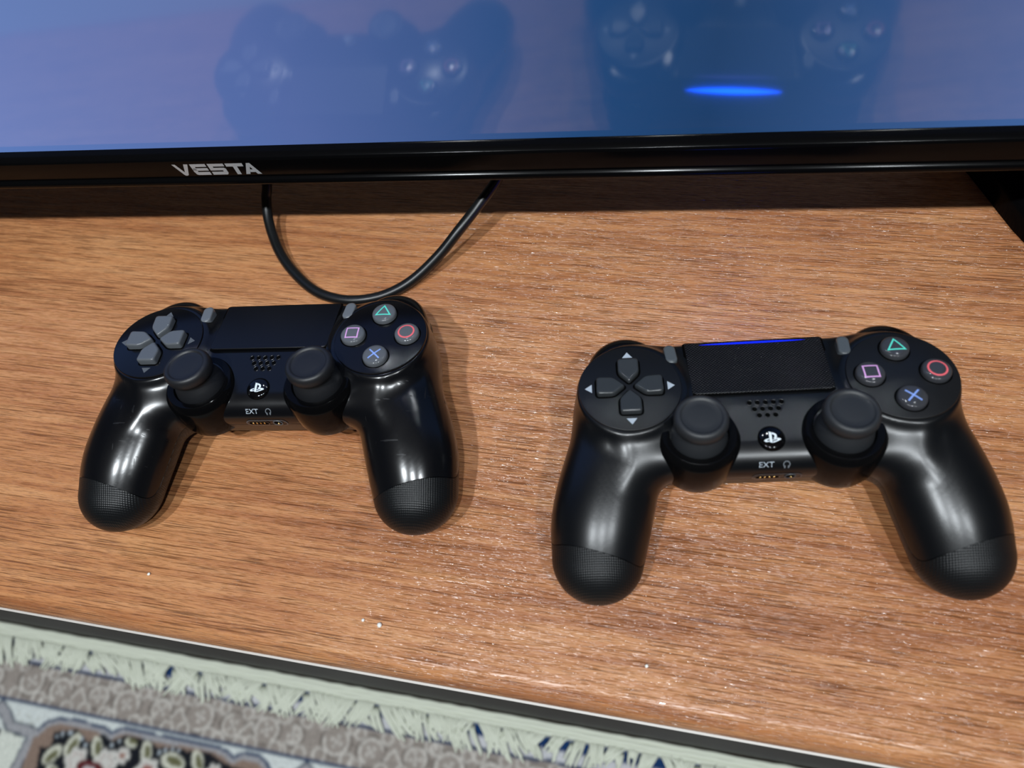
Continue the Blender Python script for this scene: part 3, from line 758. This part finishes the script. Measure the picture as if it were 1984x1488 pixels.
def carpet_colour(s, q):
    s = (s + 590.0) % PER - 590.0
    rg = np.random.default_rng(3)
    C = np.empty(s.shape + (3,)); L = lambda c: np.array(lin(c)[:3])
    cream = L((214, 216, 202)); navy = L((36, 58, 92)); taupe = L((152, 143, 136)); lt = L((202, 197, 190)); white = L((212, 218, 216)); lilac = L((196, 196, 200)); black = L((24, 27, 34)); grey = L((160, 160, 164)); red = L((92, 32, 36)); green = L((104, 104, 74)); tan = L((140, 120, 108))
    C[:] = cream
    def put(mask, c): C[mask] = c
    wv = 0.8 * np.sin(s / 17.0) + 0.5 * np.sin(s / 7.3 + 1)
    put((q > 12) & (q < 23), L((22, 52, 96)))
    put((q >= 23) & (q < 33), lilac)
    put((q >= 32.2 + wv * .6) & (q < 35 + wv * .6), navy)
    band = (q >= 35 + wv * .6) & (q < 69); put(band, taupe)
    # scrollwork of the taupe border
    for cx, cy, r in ((-583, 52, 11), (-540, 50, 15), (-505, 53, 14), (-462, 52, 12.5), (-430, 54, 15.5), (-392, 53, 12.5), (-350, 52, 15.5), (-315, 54, 13), (-280, 52, 14)):
        rr = np.hypot(s - cx, (q - cy) * 1.05); th = np.arctan2(q - cy, s - cx)
        put(band & (np.abs(rr - r) < 1.1), L((112, 104, 98))); put(band & (np.abs(rr - r + 3.2) < 1.2) & (np.sin(th * 1 + cx) > -0.5), lt)
        for kx in range(4):
            a = kx * 1.6 + cx; put(band & (np.hypot(s - cx - 4.5 * math.cos(a), q - cy - 4.5 * math.sin(a)) < 1.7), lt)
        put(band & (np.hypot(s - cx, q - cy) < 1.6), L((200, 196, 190)))
        for sx in (-1, 1):
            rr = np.hypot(s - cx - sx * r * 0.9, q - cy - 14); put(band & (np.abs(rr - 6) < 1.0), lt)
            rr = np.hypot(s - cx - sx * r * 0.95, q - cy + 13); put(band & (np.abs(rr - 5) < 0.9), lt)
    for cx in (-483, -372, -297):
        put(band & (np.abs(q - 60 + 0 + np.abs(s - cx) * -1.2 + 12) < 1.7) & (np.abs(s - cx) < 9), lt)
    put((q >= 69) & (q < 400), white)
    put((np.abs(q - 70) < 1.4), navy)
    put((q > 77) & (s < -500) & (np.sin(s * .55) * np.sin(q * .6) > .5), L((196, 200, 194)))
    poly = CART + [(-261, 400), (-523, 400)]
    ins = inside(s, q, poly); dd = seg_dist(s, q, CART)
    put(ins, tan); put(ins & (dd < 5.2), grey)
    put(dd < 1.35, navy)
    dz = seg_dist(s, q, ZIG); put((dz < 5.0) & ~ins, grey); put((np.abs(dz - 5.0) < 0.9) & ~ins, L((52, 64, 80)))
    left = (s < -524) & (q > 96) & (dz > 5.8); put(left, L((216, 220, 210)))
    put(left & (s < -552 - 0.2 * (q - 100)) , black); put(left & (np.sin(s * .9) * np.sin(q * .8) > .45) & (s < -555), L((120, 126, 134)))
    g = inside(s, q, GROUND); put(g, black)
    for x, y, r in ((-490.8, 93.0, 1.5), (-485.3, 90.1, 1.7), (-477.5, 87.9, 1.8), (-470.0, 88.2, 1.8), (-462.9, 90.8, 1.8), (-457.2, 95.1, 1.8), (-423.8, 85.7, 1.7), (-430.2, 90.8, 1.7), (-379.8, 88.6, 1.7), (-374.5, 85.5, 1.7), (-367.5, 83.8, 1.6), (-360.6, 83.8, 1.6)):
        put(np.hypot(s - x, q - y) < r, L((190, 200, 208)))
    for x, y, a, l in ((-471, 97.3, 1.9, 11), (-444.9, 95.0, 1.1, 10), (-488, 108.6, 2.3, 11), (-393, 90.4, 1.2, 10), (-363, 94, 0.2, 13), (-339, 89.3, 1.0, 10), (-411, 85.5, 0.1, 7), (-300, 99, 0.3, 10), (-480, 124, 0.6, 10)):
        u = (s - x) * math.cos(a) + (q - y) * math.sin(a); v = -(s - x) * math.sin(a) + (q - y) * math.cos(a)
        e = (u / l) ** 2 + (v / (l * .55)) ** 2; put(e < 1, L((206, 206, 190))); e = ((u - 1) / (l * .72)) ** 2 + ((v + 1.2) / (l * .3)) ** 2; put(e < 1, green)
    for x, y, R, rc, col in ((-461, 110, 13, 0, red), (-430.7, 106, 13, 0, red), (-386.2, 107, 14, 6, L((150, 96, 88))), (-415.5, 97.4, 8.2, 2.8, L((150, 106, 92))), (-320, 95.6, 8.2, 2.8, L((150, 98, 92))), (-348, 112, 11, 4, red), (-300, 116, 12, 4, red), (-470, 140, 14, 5, red), (-410, 138, 14, 5, red), (-350, 142, 14, 5, red)):
        rr = np.hypot(s - x, q - y); th = np.arctan2(q - y, s - x); rad = R * (0.88 + 0.12 * np.cos(6 * th)); put(rr < rad, L((206, 204, 198))); put((rr < rad * .62) & (rr > rad * .50), L((186, 170, 164)))
        if rc: put(rr < rc, col)
    e = ((s + 444.3) / 15) ** 2 + ((q - 113) / 6.5) ** 2; put(e < 1, red); e = ((s + 444.3) / 7) ** 2 + ((q - 115) / 4) ** 2; put(e < 1, L((196, 186, 188)))
    return C
def carpet_mesh():
    h = 1.5; s = np.arange(-1100, 760 + h, h); q = np.arange(3.0, 300 + h, h)
    Sg, Qg = np.meshgrid(s, q, indexing='ij'); C = carpet_colour(Sg, Qg)
    for _ in range(1):
        for ax_ in (0, 1): C = 0.25 * np.roll(C, 1, ax_) + 0.5 * C + 0.25 * np.roll(C, -1, ax_)
    rg = np.random.default_rng(5)
    Z = 6.0 + rg.normal(0, 0.22, Sg.shape) + np.where(Qg > 33, 2.2, 0.0)
    Cn = C * (1 + rg.normal(0, 0.06, Sg.shape))[..., None]
    n0, n1 = Sg.shape; idx = np.arange(n0 * n1).reshape(n0, n1)
    V = np.stack([Sg, -Qg, Z], -1).reshape(-1, 3) * S
    F = np.stack([idx[:-1, :-1], idx[:-1, 1:], idx[1:, 1:], idx[1:, :-1]], -1).reshape(-1, 4)
    me = bpy.data.meshes.new('pile')
    me.vertices.add(len(V)); me.vertices.foreach_set('co', V.ravel().astype(np.float32))
    me.loops.add(F.size); me.loops.foreach_set('vertex_index', F.ravel().astype(np.int32))
    me.polygons.add(len(F)); me.polygons.foreach_set('loop_start', np.arange(0, F.size, 4, dtype=np.int32)); me.polygons.foreach_set('loop_total', np.full(len(F), 4, np.int32))
    me.update(); me.validate()
    at = me.color_attributes.new('weave', 'FLOAT_COLOR', 'POINT')
    at.data.foreach_set('color', np.concatenate([np.clip(Cn, 0, 1), np.ones(Sg.shape + (1,))], -1).reshape(-1).astype(np.float32))
    t = NT('carpet_weave'); a = t.n('ShaderNodeVertexColor'); a.layer_name = 'weave'; t.l(a.outputs[0], t.b.inputs['Base Color']); t.b.inputs['Roughness'].default_value = 0.95
    t.b.inputs['Specular IOR Level'].default_value = 0.1; t.b.inputs['Sheen Weight'].default_value = 0.2
    o = link('pile', me, t.m, carpet); o['kind'] = 'stuff'
    m = MB(); box(m, -1100, 760, -1400, -3, 0.5, 5.0); m.build('backing', plain('carpet_backing', (176, 172, 160), 0.95), carpet)
carpet_mesh()
def fringe():
    m = MB(); s = -1000.0
    # woven selvedge: flat cords
    for q0, r in ((3.2, 2.6), (6.6, 2.8), (10.2, 2.6)):
        m2 = tube([(x, -q0 + rnd.uniform(-.5, .5), 7.4 + rnd.uniform(-.3, .3)) for x in np.arange(-1000, 700, 10)], r, 6); m.add(m2.V, m2.F)
    for layer in (0, 1):
        s = -1000.0 + layer * 3
        while s < 640:
            dense = s < -40
            n = rnd.randint(3, 6) if layer else rnd.randint(5, 9)
            pull = (rnd.uniform(4, 26) if rnd.random() < .7 else rnd.uniform(-20, 4)) if dense else rnd.uniform(-14, 8)
            ln = rnd.uniform(14, 29) if dense else rnd.uniform(12, 24)
            if layer: ln *= 0.8
            conv = rnd.uniform(0.8, 1.4) if dense else rnd.uniform(0.4, 0.8)
            w_ = n * 1.9; gap = rnd.choice((0.6, 1.6, 2.0, 2.4)) if dense else rnd.choice((0.8, 3.0, 5.0))
            if layer and not dense: gap += 10
            if layer and dense and rnd.random() < 0.12: gap += 9
            for i in range(n):
                x0 = s + i * 1.9; x1 = s + w_ / 2 + (i - n / 2) * 1.9 * conv + pull + rnd.uniform(-1.5, 1.5); l = ln + rnd.uniform(-5, 4)
                if layer: x0 += pull * 0.25
                P = [(x0 + (x1 - x0) * t ** 1.3 + rnd.uniform(-.3, .3), -((15.5 if layer else 10) + l * t), (6.6 if layer else 7.8) + 2.0 * math.sin(math.pi * min(1, t * 1.2)) + 2.2 * t + rnd.uniform(-.3, .3)) for t in (0, .2, .4, .6, .8, 1)]
                m2 = tube(P, [1.1, 1.25, 1.35, 1.35, 1.25, 0.9], 5); m.add(m2.V, m2.F)
            s += w_ + gap
    o = m.build('fringe', plain('fringe_yarn', (216, 220, 204), 0.9, spec=0.1), carpet, smooth=True); o['kind'] = 'stuff'
fringe()
